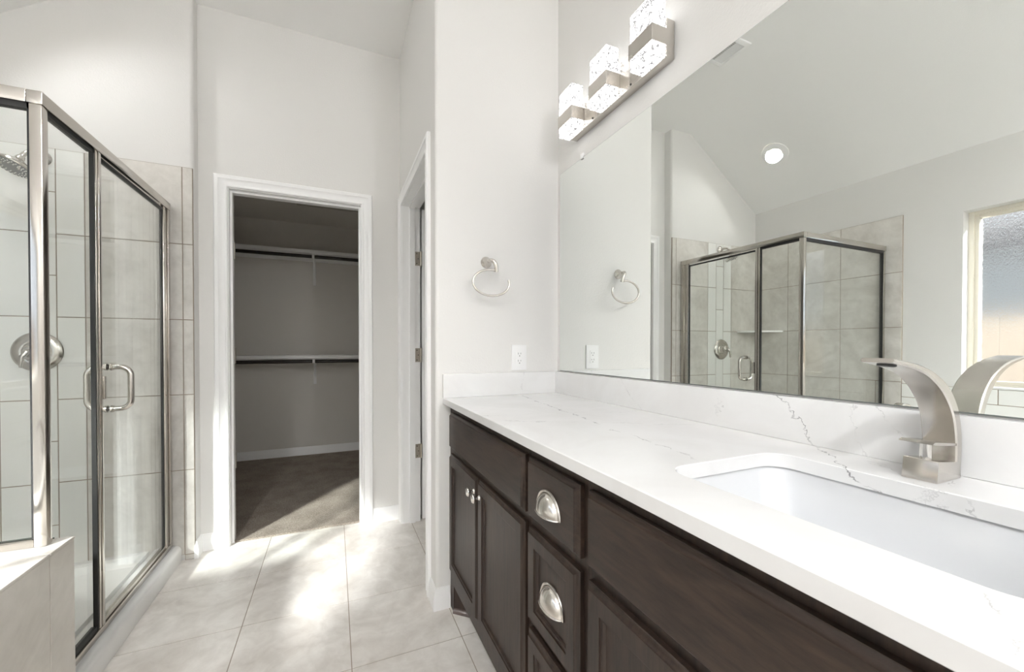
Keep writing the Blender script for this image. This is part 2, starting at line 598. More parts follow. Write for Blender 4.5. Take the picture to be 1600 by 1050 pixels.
# ------------------------------------------------------------------ wall tile in the shower
def tile_wall(name, rects, fn, d, mats, inset=.0022):
    """rects (p0,p1,q0,q1,material); fn(p,q,t)->world with t out of the wall"""
    b = B()
    P0 = min(r[0] for r in rects); P1 = max(r[1] for r in rects); Q0 = min(r[2] for r in rects); Q1 = max(r[3] for r in rects)
    def blk(p0, p1, q0, q1, t0, t1, mi):
        n0 = len(b.bm.faces)
        b.loft([[fn(p0, q0, t0), fn(p1, q0, t0), fn(p1, q1, t0), fn(p0, q1, t0)],
                [fn(p0, q0, t1 - .0008), fn(p1, q0, t1 - .0008), fn(p1, q1, t1 - .0008), fn(p0, q1, t1 - .0008)],
                [fn(p0 + .0008, q0 + .0008, t1), fn(p1 - .0008, q0 + .0008, t1), fn(p1 - .0008, q1 - .0008, t1), fn(p0 + .0008, q1 - .0008, t1)]])
        b.bm.faces.ensure_lookup_table()
        for f in b.bm.faces[n0:]:
            f.material_index = mi
    for p0, p1, q0, q1, mi in rects:
        blk(p0, p1, q0, q1, .0, d - .0022, 0)
        blk(p0 + inset, p1 - inset, q0 + inset, q1 - inset, .001, d, mi)
    return b.obj(name, mats, ang=20)
HZ = [0.03, .488, .894, 1.296, 1.700, 2.112]
HM = [0.03, .28, .69, 1.095, 1.498, 1.902, 2.112]
rects = []
for q0, q1 in zip(HZ, HZ[1:]):
    rects += [(-.748, -.702, q0, q1, 1), (-1.141, -.748, q0, q1, 1), (-1.247, -1.141, q0, q1, 2), (-1.449, -1.343, q0, q1, 2), (-1.79, -1.449, q0, q1, 1)]
for q0, q1 in zip(HM, HM[1:]):
    rects.append((-1.343, -1.247, q0, q1, 2))
rects.append((-.748, -.702, .0, .03, 1))
struct(tile_wall('trim_1', rects, lambda p, q, t: Vector((p, YW - t, q)), .010, [M_GROUT, M_WALLTILE, M_ACCENT]))
rects = []
YV = [1.497, 1.874, 2.274, 2.572]
for q0, q1 in zip(HZ, HZ[1:]):
    for p0, p1 in zip(YV, YV[1:]):
        if q0 > .8 or p0 > 1.6: rects.append((p0, p1, q0, q1, 1))
rects.append((1.497, 1.645, .553, .894, 1))
rects.append((1.645, 1.874, .03, .894, 1))
struct(tile_wall('trim_2', rects, lambda p, q, t: Vector((XL + t, p, q)), .010, [M_GROUT, M_WALLTILE]))
# low tile band behind the tub, up to the window sill
rects = []
zr = [.555, .593, .690, .787, .884]
for k, (q0, q1) in enumerate(zip(zr, zr[1:])):
    y = 1.497
    while y > -.62:
        w = .30 if not (k % 2 and y == 1.497) else .15
        rects.append((max(y - w, -.62), y, q0, q1, 1)); y -= w
struct(tile_wall('trim_3', rects, lambda p, q, t: Vector((XL + t, p, q)), .010, [M_GROUT, M_ACCENT]))

# ------------------------------------------------------------------ window
win = B()
a, b_ = .030, .062
xo = XL - .115
def frame_ring(B_, y0, y1, z0, z1, w, x0, x1, bev=.003):
    B_.box(x0, x1, y0, y0 + w, z0, z1, bev); B_.box(x0, x1, y1 - w, y1, z0, z1, bev)
    B_.box(x0, x1, y0 + w, y1 - w, z0, z0 + w, bev); B_.box(x0, x1, y0 + w, y1 - w, z1 - w, z1, bev)
frame_ring(win, WY0, WY1, WZ0, WZ1, .024, XL - .145, XL - .075)
frame_ring(win, WY0 + .022, WY1 - .022, WZ0 + .022, WZ1 - .022, .022, XL - .135, XL - .09)
win1 = struct(win.obj('window_1', M_ALMOND))
struct(B().box(XL - .118, XL - .112, WY0 + .04, WY1 - .04, WZ0 + .04, WZ1 - .04).obj('window_pane', M_RAIN, win1))
win1.location.z += 0
struct(B().box(XL - .075, XL + .012, WY0 - .0, WY1 + .0, WZ0 - .0, WZ0 + .012, .003).obj('window_sill', M_TRIM, win1))

# outside: fence, neighbour wall with roof, ground
struct(B().box(-12, XL - .16, -9, 9, -.4, -.3).obj('ground', simple('dry_grass', (.09, .08, .05), .9)))
fe = B()
for k in range(56):
    fe.box(-4.03, -4.0, -3 + k * .15, -3 + k * .15 + .143, -.3, 1.45)
fe.box(-4.06, -4.03, -3, 5.4, .2, .29); fe.box(-4.06, -4.03, -3, 5.4, 1.1, 1.19)
tag(fe.obj('fence', simple('tan_cedar', (.20, .17, .14), .8)), 'tan wooden fence outside, blurred behind the textured bathroom window', 'fence')
nb = B().box(-9, -6.4, -1.5, 8, -.3, 2.6)
nh = thing('house', (-7.7, 3, -.3), 'pale house wall outside, blurred above the fence in the textured window', 'house')
nb.obj('house_wall', simple('pale_siding', (.21, .225, .24), .8), nh)
B().prism([(-5.9, 2.5), (-5.9, 2.68), (-7.7, 3.9), (-9.5, 2.68), (-9.5, 2.5)], lambda p, q, t: Vector((p, t, q)), -1.9, 8.4).obj('roof', simple('dark_shingle', (.09, .085, .085), .9), nh)

# ------------------------------------------------------------------ tub deck, tub, tub faucet
DT = .553; DX = -.762; DY1 = 1.645; DY0 = -.62
td = thing('tub_deck', (-1.28, .5, 0), 'cream tiled tub deck with bright top beside the shower glass', 'tub deck')
core = B()
core.box(-.935, DX - .008, DY0, DY1 - .008, 0, DT - .008)
core.box(XL + .001, -1.70, DY0, DY1 - .008, 0, DT - .008)
core.box(-1.70, -.935, 1.39, DY1 - .008, 0, DT - .008)
core.box(-1.70, -.935, DY0, -.44, 0, DT - .008)
core.obj('deck_core', M_GROUT, td)
ft = B()
yy = [DY1, 1.529, 1.12, .71, .30, -.11, -.52, DY0]
for y1, y0 in zip(yy, yy[1:]):
    ft.box(DX - .0082, DX, y0 + .0015, y1 - .0015, .003, DT - .0095, .0008, 1)
ft.obj('skirt_tile', M_DECKTILE, td)
tt = B()
for y1, y0 in zip(yy, yy[1:]):
    tt.box(-.935, DX + .002, y0 + (.0012 if y0 > DY0 else 0), y1 - (.0012 if y1 < DY1 else 0), DT - .0082, DT, .0015, 1)
for x0, x1 in ((-1.70, -1.32), (-1.32, -.935)):
    tt.box(x0, x1 - .002, 1.39, 1.527, DT - .0082, DT, .001, 1)
    tt.box(x0, x1 - .002, 1.53, DY1, DT - .0082, DT, .001, 1)
    tt.box(x0, x1 - .002, DY0, -.44, DT - .0082, DT, .001, 1)
for k in range(5):
    tt.box(XL + .012, -1.702, DY0 + k * .453, DY0 + k * .453 + .45, DT - .0082, DT, .001, 1)
tt.obj('top_tile', M_DECKTILE, td)
tb = B()
X0, X1, Y0, Y1 = -1.745, -.915, -.475, 1.425
def rr(i, z, r): return rrect(X0 + i, X1 - i, Y0 + i, Y1 - i, r, z)
tb.loft([rr(.25, .145, .10), rr(.15, .155, .14), rr(.11, .20, .16), rr(.075, DT - .04, .14), rr(.062, DT + .018, .13), rr(.05, DT + .026, .12), rr(.006, DT + .024, .10), rr(-.002, DT + .015, .10), rr(.0, DT + .001, .10), rr(.046, DT - .01, .11), rr(.048, DT - .03, .12), rr(.07, .2, .15), rr(.12, .12, .15), rr(.25, .10, .10)])
tub = tag(tb.obj('bathtub', M_ACRYL), 'white drop-in bathtub set in the tiled deck below the window', 'bathtub')
def ribbon(pts, ns, halfw, th, axis):
    """flat bar swept along pts; ns = outward normals; axis = width direction"""
    loops = []
    ax = Vector(axis)
    for p, n, hw, t in zip(pts, ns, halfw, th):
        p = Vector(p); n = Vector(n).normalized()
        e = min(t * .3, .002)
        loops.append([p + ax * (hw - e), p + ax * hw - n * e, p + ax * hw - n * (t - e), p + ax * (hw - e) - n * t,
                      p - ax * (hw - e) - n * t, p - ax * hw - n * (t - e), p - ax * hw - n * e, p - ax * (hw - e)])
    return B().loft(loops)
def bez(ctrl, n):
    out = []
    for k in range(n + 1):
        t = k / n
        q = [Vector(c) for c in ctrl]
        while len(q) > 1:
            q = [a * (1 - t) + b * t for a, b in zip(q, q[1:])]
        out.append(q[0])
    return out
def arc_profile(pts2, n=24):
    """Catmull-Rom through 2-D points, with left normals"""
    P = [Vector((a, b)) for a, b in pts2]
    P = [P[0] * 2 - P[1]] + P + [P[-1] * 2 - P[-2]]
    out = []
    for i in range(1, len(P) - 2):
        m = 5
        for k in range(m):
            t = k / m
            a, b, c, d = P[i - 1], P[i], P[i + 1], P[i + 2]
            out.append(.5 * ((2 * b) + (c - a) * t + (2 * a - 5 * b + 4 * c - d) * t * t + (3 * b - a - 3 * c + d) * t ** 3))
    out.append(P[-2])
    nn = []
    for i in range(len(out)):
        d = (out[min(i + 1, len(out) - 1)] - out[max(i - 1, 0)]).normalized()
        nn.append(Vector((d.y, -d.x)))
    return out, nn
# faucet outline in (reach, height): from the foot up and over to the tip
ARC = [(.0, .012), (.006, .07), (-.005, .15), (-.035, .215), (-.08, .255), (-.13, .268), (-.18, .255), (-.23, .222)]
def spout(fx, fy, fz, arc, name, mat, parent, hw=.021):
    sx = 1
    P, N = arc_profile(arc)
    n = len(P)
    pts = [(fx + sx * p.x, fy, fz + p.y) for p in P]
    nv = [(sx * q.x, 0, q.y) for q in N]
    th = [.014 + .004 * math.sin(PI * min(1, k / n * 1.2)) - .007 * max(0, (k / n - .6) / .4) for k in range(n)]
    return ribbon(pts, nv, [hw - .002 * k / n for k in range(n)], th, (0, 1, 0)).obj(name, mat, parent)
tf = thing('tub_faucet', (-.868, 1.18, DT), 'brushed nickel arched tub faucet on the deck, mirrored in the shower glass', 'faucet')
B().box(-.895, -.850, 1.155, 1.205, DT + .0002, DT + .032, .002).obj('faucet_base', M_NICKEL, tf)
spout(-.858, 1.18, DT + .006, ARC, 'spout', M_NICKEL, tf)

# ------------------------------------------------------------------ shower pan
sp = thing('shower_pan', (-1.28, 2.1, 0), 'white shower pan with rounded curb under the framed glass door', 'shower pan')
pan = B()
PX0, PX1, PY0, PY1 = XL + .012, -.762, DY1 + .002, YW - .012
curb = [(-.762, .0), (-.762, .062), (-.766, .074), (-.776, .083), (-.790, .087), (-.868, .087), (-.884, .080), (-.894, .066), (-.900, .035), (-.900, 0)]
pan.prism(curb, lambda p, q, t: Vector((p, t, q)), PY0, PY1)
pan.obj('curb', M_ACRYL, sp)
fl_ = B()
fl_.loft([rrect(PX0, -.900, PY0, PY1, .004, .0), rrect(PX0, -.900, PY0, PY1, .004, .082), rrect(PX0 + .03, -.902, PY0 + .03, PY1 - .03, .03, .082), rrect(PX0 + .05, -.915, PY0 + .05, PY1 - .05, .05, .036), rrect(PX0 + .3, -1.2, PY0 + .3, PY1 - .3, .08, .026)])
fl_.obj('pan_floor', M_ACRYL, sp)
B().lathe([(.05, .026), (.055, .029), (.05, .032), (.0, .032)], (-1.33, 2.11, 0), (0, 0, 1), 24).obj('drain', M_CHROME, sp)

# ------------------------------------------------------------------ shower enclosure
SX = -.799; SY = 1.589; HT = 1.906; HB = 1.868
en = thing('shower_enclosure', (SX, 2.08, .087), 'corner shower enclosure of clear glass in a satin nickel frame', 'shower enclosure')
hd = B()
hd.box(SX - .032, SX + .003, SY - .003, 2.566, HB, HT, .002)
hd.obj('front_header', M_FRAME, en)
B().box(XL + .012, SX - .033, SY - .003, SY + .032, HB, HT, .002).obj('side_header', M_FRAME, en)
B().box(SX - .028, SX, SY, SY + .028, DT + .001, HB, .002).obj('corner_post', M_FRAME, en)
pj_ = B().box(SX - .028, SX, 1.648, 1.660, .115, DT).box(SX - .028, SX, SY + .0, 1.648, DT + .0005, DT + .02)
B().box(SX - .030, SX + .001, 1.647, 2.566, .0875, .112, .002).obj('sill', M_FRAME, en)
B().box(XL + .012, SX - .029, SY + .002, SY + .026, DT + .0005, DT + .024, .002).obj('side_sill', M_FRAME, en)
B().box(XL + .012, XL + .036, SY + .002, SY + .026, DT + .025, HB, .002).obj('side_wall_jamb', M_FRAME, en)
st = B().box(SX - .017, SX - .001, 1.874, 1.887, .113, HB, .0015).box(SX - .018, SX + .001, 1.890, 1.906, .113, HB, .0015).box(SX - .015, SX - .006, 1.887, 1.890, .113, HB)
st.obj('strike_jamb', M_FRAME, en)
wj = B().box(SX - .030, SX + .001, 2.535, 2.566, .113, HB, .002).box(SX - .016, SX - .001, 2.488, 2.512, .113, HB, .003).box(SX - .016, SX - .008, 2.512, 2.535, .113, HB)
wj.obj('wall_jamb', M_FRAME, en)
gk = B()
gk.box(SX - .024, SX - .006, SY + .028, SY + .031, DT + .001, HB)
gk.box(SX - .018, SX - .004, 1.869, 1.874, .113, HB)
gk.box(SX - .024, SX - .006, 1.618, 1.869, HB - .014, HB - .0)
gk.box(SX - .024, SX - .006, 1.665, 1.869, .1125, .128)
gk.box(XL + .036, XL + .040, SY + .004, SY + .024, DT + .025, HB)
gk.box(XL + .040, SX - .028, SY + .004, SY + .024, HB - .016, HB)
gk.box(SX - .034, SX - .028, SY + .004, SY + .024, DT + .025, HB)
gk.obj('gasket', M_DARK, en)
def pane(B_, x0, x1, y0, y1, z0, z1, thin):
    """glass sheet; its narrow edges take the second material"""
    n0 = len(B_.bm.faces)
    B_.box(x0, x1, y0, y1, z0, z1)
    B_.bm.faces.ensure_lookup_table()
    for f in B_.bm.faces[n0:]:
        f.normal_update()
        if abs(f.normal[thin]) < .5:
            f.material_index = 1
    return B_
# fixed panel beside the door: below deck height it stops at the deck end
g = B()
out = [(1.648, .114), (1.872, .114), (1.872, HB), (SY + .029, HB), (SY + .029, DT + .002), (1.648, DT + .002)]
n0 = 0
g.prism(out, lambda p, q, t: Vector((t, p, q)), SX - .019, SX - .011)
g.bm.faces.ensure_lookup_table()
for f in g.bm.faces:
    f.normal_update()
    if abs(f.normal.x) < .5: f.material_index = 1
g.obj('fixed_panel', [M_GLASS, M_GEDGE], en)
pane(B(), XL + .038, SX - .030, SY + .010, SY + .018, DT + .026, HB, 1).obj('side_panel', [M_GLASS, M_GEDGE], en)
dr = pane(B(), SX - .018, SX - .010, 1.914, 2.484, .130, HB - .012, 0).obj('shower_door', [M_GLASS, M_GEDGE], en)
B().box(SX - .022, SX - .004, 1.914, 2.510, .114, .131, .002).obj('bottom_rail', M_FRAME, dr)
B().box(SX - .022, SX - .004, 1.914, 2.486, HB - .020, HB - .010, .001).box(SX - .019, SX - .007, 2.4835, 2.4875, .131, HB - .012).obj('edge_seal', M_DARK, dr)
B().box(SX - .026, SX + .004, 1.908, 1.925, .955, 1.04, .002).obj('catch', M_FRAME, dr)
hy = 1.985
def pull(sx, x0):
    r = .010
    d = .062
    pts = []
    zt, zb, rc = 1.072, .908, .034
    pts.append((x0, hy, zt))
    for k in range(9):
        a = PI / 2 * k / 8
        pts.append((x0 + sx * (d - rc + rc * math.sin(a)), hy, zt - rc + rc * math.cos(a)))
    for k in range(9):
        a = PI / 2 * k / 8
        pts.append((x0 + sx * (d - rc + rc * math.cos(a)), hy, zb + rc - rc * math.sin(a)))
    pts.append((x0, hy, zb))
    b = B().tube(pts, r, 16)
    for z in (zt, zb):
        b.lathe([(.011, 0), (.014, .001), (.014, .004), (.011, .0055), (.013, .007), (.013, .009), (.0105, .010)], (x0, hy, z), (sx, 0, 0), 18)
    return b
pull(1, SX - .0098).obj('pull_handle', M_NICKEL, dr)
pull(-1, SX - .0182).obj('pull_handle', M_NICKEL, dr)

# ------------------------------------------------------------------ shower fittings
TY = YW - .010
sv = thing('shower_valve', (-1.315, TY, 1.127), 'round brushed nickel shower valve with lever on the tiled wall', 'shower valve')
B().lathe([(.092, 0), (.094, .004), (.090, .010), (.074, .017), (.058, .020), (.050, .018), (.047, .020)], (-1.315, TY, 1.127), (0, -1, 0), 48).obj('escutcheon', M_NICKEL, sv)
B().lathe([(.040, .018), (.038, .040), (.030, .058), (.022, .064)], (-1.315, TY, 1.127), (0, -1, 0), 32).obj('valve_body', M_NICKEL, sv)
lv = B().tube([(-1.315, TY - .06, 1.127), (-1.317, TY - .075, 1.124), (-1.325, TY - .086, 1.105), (-1.330, TY - .083, 1.08), (-1.333, TY - .080, 1.055)], [.014, .013, .010, .008, .006], 14)
lv.obj('lever', M_NICKEL, sv)
sh = thing('showerhead', (-1.29, TY, 2.055), 'round brushed nickel shower head on its arm high on the tiled wall', 'shower head')
B().lathe([(.034, 0), (.035, .004), (.030, .012), (.016, .022), (.012, .024)], (-1.29, TY, 2.055), (0, -1, 0), 32).obj('flange', M_NICKEL, sh)
hc = Vector((-1.335, TY - .105, 1.968)); hn = Vector((-.30, -.36, -1)).normalized()
armp = bez([(-1.29, TY - .01, 2.055), (-1.29, TY - .07, 2.066), (-1.305, TY - .085, 2.05), hc - hn * .055], 12)
B().tube(armp, .0095, 14).obj('shower_arm', M_NICKEL, sh)
B().lathe([(.012, -.060), (.016, -.048), (.017, -.040), (.028, -.030), (.052, -.016), (.066, -.004), (.068, .004), (.064, .008)], hc, hn, 40).obj('head_shell', M_NICKEL, sh)
B().lathe([(.0635, .006), (.063, .0095), (.03, .0105), (.0, .0105)], hc, hn, 40).obj('spray_face', simple('grey_spray_face', (.20, .205, .20), .4), sh)
nz = B()
u_ = hn.orthogonal().normalized(); v_ = hn.cross(u_)
for ring, cnt in ((.054, 26), (.044, 20), (.034, 14)):
    for k in range(cnt):
        a = 2 * PI * k / cnt + ring * 40
        nz.lathe([(.0026, .009), (.0022, .0135), (.0008, .014)], hc + u_ * ring * math.cos(a) + v_ * ring * math.sin(a), hn, 8)
o_ = nz.obj('spray_nozzles', simple('pale_nozzles', (.75, .75, .72), .5), sh)
B().tube([hc + hn * .004 + Vector((.045, -.045, -.012)), hc + hn * .012 + Vector((.047, -.048, -.02))], .004, 8).obj('spray_tab', M_NICKEL, sh)
# corner shelf
cs = B()
cx0, cy0 = XL + .011, TY - .001
pts = [(cx0, cy0)] + [(cx0 + .26 * math.sin(PI / 2 * k / 16), cy0 - .26 * math.cos(PI / 2 * k / 16)) for k in range(17)]
cs.prism(pts, lambda p, q, t: Vector((p, q, t)), 1.286, 1.303).bevel(.003, 2, 50)
tag(cs.obj('corner_shelf', M_ACCENT), 'pale quarter-round corner shelf on the shower tile', 'shelf')

# ------------------------------------------------------------------ vanity
CF = .474; FT = .020; FX = CF - FT        # face frame plane and front plane
CH = .8985; KX = .545; KZ = .115
def panel_front(B_, y0, y1, z0, z1, shaker, fr=.042):
    """door or drawer front, outer face at FX, back at CF"""
    c = .010
    def ring(i, x, j=None):
        j = i if j is None else j
        return [Vector((x, y0 + i, z0 + j)), Vector((x, y1 - i, z0 + j)), Vector((x, y1 - i, z1 - j)), Vector((x, y0 + i, z1 - j))]
    loops = [ring(0, CF - .0005), ring(0, FX + .010), ring(.002, FX + .008), ring(c * .6, FX + .0065), ring(c, FX + .003), ring(c + .0008, FX)]
    if shaker:
        loops += [ring(fr, FX), ring(fr + .0006, FX + .003), ring(fr + .006, FX + .0045), ring(fr + .009, FX + .010)]
    return B_.loft(loops)
def knob(parent, y, z):
    return B().lathe([(.009, 0), (.0085, .002), (.005, .006), (.0045, .013), (.008, .017), (.0145, .020), (.0155, .023), (.013, .0265), (.007, .028), (.0, .0285)], (FX, y, z), (-1, 0, 0), 24).obj('knob', M_CHROME, parent)
def cup(parent, y, z, x=None):
    x = FX if x is None else x
    b = B()
    n, m = 28, 10
    def sh_(ry, rz, rx):
        return [[Vector((x - rx * math.sin(PI / 2 * j / m), y + ry * math.cos(PI / 2 * j / m) * math.cos(PI * i / n), z - .027 + rz * math.cos(PI / 2 * j / m) * math.sin(PI * i / n))) for i in range(n + 1)] for j in range(m + 1)]
    o1 = sh_(.046, .046, .024); o2 = sh_(.0435, .0435, .0218)
    b.loft(o1, closed=False); b.loft([r[::-1] for r in o2], closed=False)
    b.loft([[p for p in (r[0] for r in o1)], [p for p in (r[0] for r in o2)]], closed=False)
    b.loft([[p for p in (r[-1] for r in o1)], [p for p in (r[-1] for r in o2)]], closed=False)
    # flange round the arch and lip along the mouth
    arch = [Vector((x - .002, y + .050 * math.cos(PI * i / n), z - .027 + .050 * math.sin(PI * i / n))) for i in range(n + 1)]
    b.tube(arch, .0035, 8)
    lip = [Vector((x - .024 * math.sin(PI * i / n), y + .046 * math.cos(PI * i / n), z - .0275)) for i in range(n + 1)]
    b.tube(lip, .0022, 8)
    bmesh.ops.remove_doubles(b.bm, verts=b.bm.verts, dist=1e-6)
    return b.obj('cup_pull', M_CUP, parent)
def carcass(t, y0, y1):
    b = B()
    e = RW - .001
    b.box(CF, CF + .019, y0, y1, KZ, CH)
    b.box(CF + .019, e, y0, y0 + .016, KZ, CH); b.box(CF + .019, e, y1 - .016, y1, KZ, CH)
    b.box(CF + .019, e, y0 + .016, y1 - .016, KZ, KZ + .016); b.box(e - .006, e, y0 + .016, y1 - .016, KZ + .016, CH)
    b.obj('carcass', M_WOODV, t)
    k = B().box(KX, KX + .016, y0, y1, 0, KZ)
    return k
cabA = thing('vanity_cabinet', ((CF + RW) / 2, 1.28, 0), 'dark espresso two-door vanity cabinet with knobs beside the towel ring wall', 'cabinet')
k = carcass(cabA, .904, YR - .001)
k.obj('toe_kick', M_WOODV, cabA)
ek = B()
e0, e1 = Vector((CF + .002, YR - .045, 0)), Vector((KX + .006, YR - .112, 0))
dn = (e1 - e0).normalized(); nn_ = Vector((dn.y, -dn.x, 0))
def sk(t0, t1, z0, z1, bmn):
    bmn.loft([[e0 + nn_ * t0 + Vector((0, 0, z0)), e1 + nn_ * t0 + Vector((0, 0, z0)), e1 + nn_ * t1 + Vector((0, 0, z0)), e0 + nn_ * t1 + Vector((0, 0, z0))],
              [e0 + nn_ * t0 + Vector((0, 0, z1)), e1 + nn_ * t0 + Vector((0, 0, z1)), e1 + nn_ * t1 + Vector((0, 0, z1)), e0 + nn_ * t1 + Vector((0, 0, z1))]])
sk(-.012, 0, 0, .178, ek)
ek.box(CF, CF + .018, YR - .047, YR - .001, 0, KZ)
ek.obj('corner_foot', M_WOODV, cabA)
q = B()
prof = [(0, 0)] + [(.013 * math.sin(PI / 2 * i / 6), .019 * math.cos(PI / 2 * i / 6)) for i in range(7)]
q.loft([[e0 + nn_ * a + Vector((0, 0, b)) for a, b in prof], [e1 + dn * .01 + nn_ * a + Vector((0, 0, b)) for a, b in prof]])
q.obj('shoe_molding', simple('satin_espresso', (.12, .09, .08), .2, spec=.8), cabA)
panel_front(B(), .915, 1.628, .716, .868, False).obj('false_front', M_WOODH, cabA)
dA = panel_front(B(), 1.2755, 1.628, .186, .690, True).obj('door', M_WOODV, cabA)
knob(dA, 1.299, .640)
dB = panel_front(B(), .915, 1.2675, .186, .690, True).obj('door', M_WOODV, cabA)
knob(dB, 1.244, .636)
cabD = thing('drawer_cabinet', ((CF + RW) / 2, .78, 0), 'dark espresso drawer bank with cup pulls between the door cabinets', 'cabinet')
carcass(cabD, .652, .903).obj('toe_kick', M_WOODV, cabD)
for z0, z1, shk in ((.716, .868, False), (.452, .690, True), (.186, .426, True)):
    d = panel_front(B(), .667, .893, z0, z1, shk, .040).obj('drawer', M_WOODH if not shk else M_WOODV, cabD)
    cup(d, .778, (z0 + z1) / 2 + .003, FX if not shk else FX + .010)
cabS = thing('sink_cabinet', ((CF + RW) / 2, .33, 0), 'dark espresso sink base cabinet under the faucet', 'cabinet')
carcass(cabS, .0, .651).obj('toe_kick', M_WOODV, cabS)
panel_front(B(), .012, .638, .716, .868, False).obj('false_front', M_WOODH, cabS)
dC = panel_front(B(), .329, .638, .186, .690, True, .044).obj('door', M_WOODV, cabS)
dD = panel_front(B(), .012, .321, .186, .690, True, .044).obj('door', M_WOODV, cabS)
knob(dC, .352, .640); knob(dD, .298, .640)

# countertop with the sink cut-out
CT, CBm = .927, .8995
SKX0, SKX1, SKY0, SKY1 = .560, .868, .115, .541
ct = B()
bm = ct.bm
def loopv(pts): return [bm.verts.new(p) for p in pts]
cx1, cx2, cy1_, cy2_ = .4394, RW - .001, -.02, YR - .001
def orect(i, z): return [Vector((cx1 + i, cy1_ + i, z)), Vector((cx2, cy1_ + i, z)), Vector((cx2, cy2_, z)), Vector((cx1 + i, cy2_, z))]
o0 = loopv(orect(.0015, CBm)); o1 = loopv(orect(0, CBm + .0015)); o2 = loopv(orect(0, CT - .002)); o3 = loopv(orect(.002, CT))
def hole(i, z): return rrect(SKX0 - i, SKX1 + i, SKY0 - i, SKY1 + i, .045 + i, z, 10)
h0 = loopv(hole(0, CBm)); h1 = loopv(hole(0, CT - .0015)); h2 = loopv(hole(.0015, CT))
def bridge(a, b):
    n = len(a)
    for i in range(n):
        bm.faces.new((a[i], a[(i + 1) % n], b[(i + 1) % n], b[i]))
bridge(o0, o1); bridge(o1, o2); bridge(o2, o3); bridge(h1, h0); bridge(h2, h1)
def fill(lo, lh):
    es = []
    for lp in (lo, lh):
        for i in range(len(lp)):
            e = bm.edges.get((lp[i], lp[(i + 1) % len(lp)]))
            es.append(e or bm.edges.new((lp[i], lp[(i + 1) % len(lp)])))
    bmesh.ops.triangle_fill(bm, edges=es, use_beauty=True)
fill(o3, h2); fill(o0, h0)
tag(ct.obj('countertop', M_QUARTZ), 'white grey-veined quartz countertop on the dark vanity', 'countertop')
tag(B().box(MX - .0196, RW - .0005, -.02, YR - .001, CT + .0003, 1.031, .0015).obj('backsplash', M_QUARTZ), 'long white veined backsplash along the foot of the mirror', 'backsplash')
tag(B().box(.4375, MX - .020, YR - .020, YR - .0005, CT + .0003, 1.031, .0015).obj('backsplash', M_QUARTZ), 'short white side splash under the outlet', 'backsplash')
# undermount sink
sk_ = B()
def sl(i, z, r): return rrect(SKX0 - .006 + i, SKX1 + .006 - i, SKY0 - .006 + i, SKY1 + .006 - i, r, z, 10)
sk_.loft([sl(.12, CBm - .140, .03), sl(.06, CBm - .135, .05), sl(.03, CBm - .120, .05), sl(.012, CBm - .07, .05), sl(.002, CBm - .006, .05), sl(-.001, CBm - .0005, .05), sl(-.02, CBm - .0005, .06), sl(-.02, CBm - .012, .06), sl(-.004, CBm - .013, .055), sl(.0, CBm - .07, .055), sl(.018, CBm - .128, .06), sl(.05, CBm - .150, .05)])
skt = thing('sink', ((SKX0 + SKX1) / 2, (SKY0 + SKY1) / 2, CBm - .15), 'white rectangular undermount sink in the quartz countertop', 'sink')
sk_.obj('basin', M_PORC, skt)
B().lathe([(.022, -.001), (.024, .001), (.021, .003), (.017, .001), (.016, .004), (.0, .005)], ((SKX0 + SKX1) / 2, .33, CBm - .1395), (0, 0, 1), 24).obj('drain', M_CHROME, skt)

# vanity faucet
FZ = CT
fa = thing('faucet', (.945, .330, FZ), 'brushed nickel arched waterfall faucet with flat lever behind the sink', 'faucet')
fb = B()
fb.prism([(.902, 0), (.908, .036), (.962, .030), (.983, .028), (.985, 0)], lambda p, q_, t: Vector((p, t, FZ + q_)), .308, .352).bevel(.0015, 2, 25)
fb.obj('faucet_base', M_NICKEL, fa)
P, N = arc_profile([(.982, .0005), (.988, .045), (.987, .082), (.975, .120), (.946, .155), (.902, .180), (.846, .196), (.772, .206)])
n = len(P)
th = [.016 + .004 * math.sin(PI * min(1, i / n * 1.3)) - .010 * max(0, (i / n - .55) / .45) for i in range(n)]
sp_ = ribbon([(p.x, .330, FZ + p.y) for p in P], [(q_.x, 0, q_.y) for q_ in N], [.022 - .002 * i / n for i in range(n)], th, (0, 1, 0)).obj('spout', M_NICKEL, fa)
B().lathe([(.0115, 0), (.0115, .004), (.009, .005), (.0, .005)], (.800, .330, FZ + .197), (-.12, 0, -1), 20).obj('aerator', simple('dark_aerator', (.05, .05, .05), .4), sp_)
le = B()
lz = FZ + .064
le.prism([(.888, lz + .001), (.898, lz + .0045), (.972, lz - .004), (.972, lz - .0085), (.898, lz - .001)], lambda p, q_, t: Vector((p, t, q_)), .309, .351).bevel(.001, 2, 25)
le.obj('lever', M_NICKEL, fa)
B().lathe([(.010, 0), (.010, .003), (.0075, .005), (.0075, .034)], (.924, .330, FZ + .030), (0, 0, 1), 20).obj('lever_stem', M_CHROME, fa)

# ------------------------------------------------------------------ mirror, clip
mi = B()
def mring(i, x): return [Vector((x, -.02 + i, 1.0335 + i)), Vector((x, 1.6435 - i, 1.0335 + i)), Vector((x, 1.6435 - i, 1.991 - i)), Vector((x, -.02 + i, 1.991 - i))]
mi.loft([mring(0, RW - .0005), mring(0, MX + .0025), mring(.0028, MX)])
mi.bm.faces.ensure_lookup_table()
for f in mi.bm.faces:
    f.normal_update()
    f.material_index = 0 if abs(f.normal.x) > .95 else 1
tag(mi.obj('mirror', [M_MIRROR, simple('dark_mirror_edge', (.20, .22, .21), .3)]), 'large frameless wall mirror above the vanity backsplash', 'mirror')
tag(B().box(MX - .005, RW - .0005, 1.447, 1.467, 1.9935, 2.006, .0015).box(MX - .005, MX - .0005, 1.447, 1.467, 1.982, 1.995, .001).obj('mirror_clip', M_PLASTIC), 'small clear clip on the top edge of the mirror', 'clip')

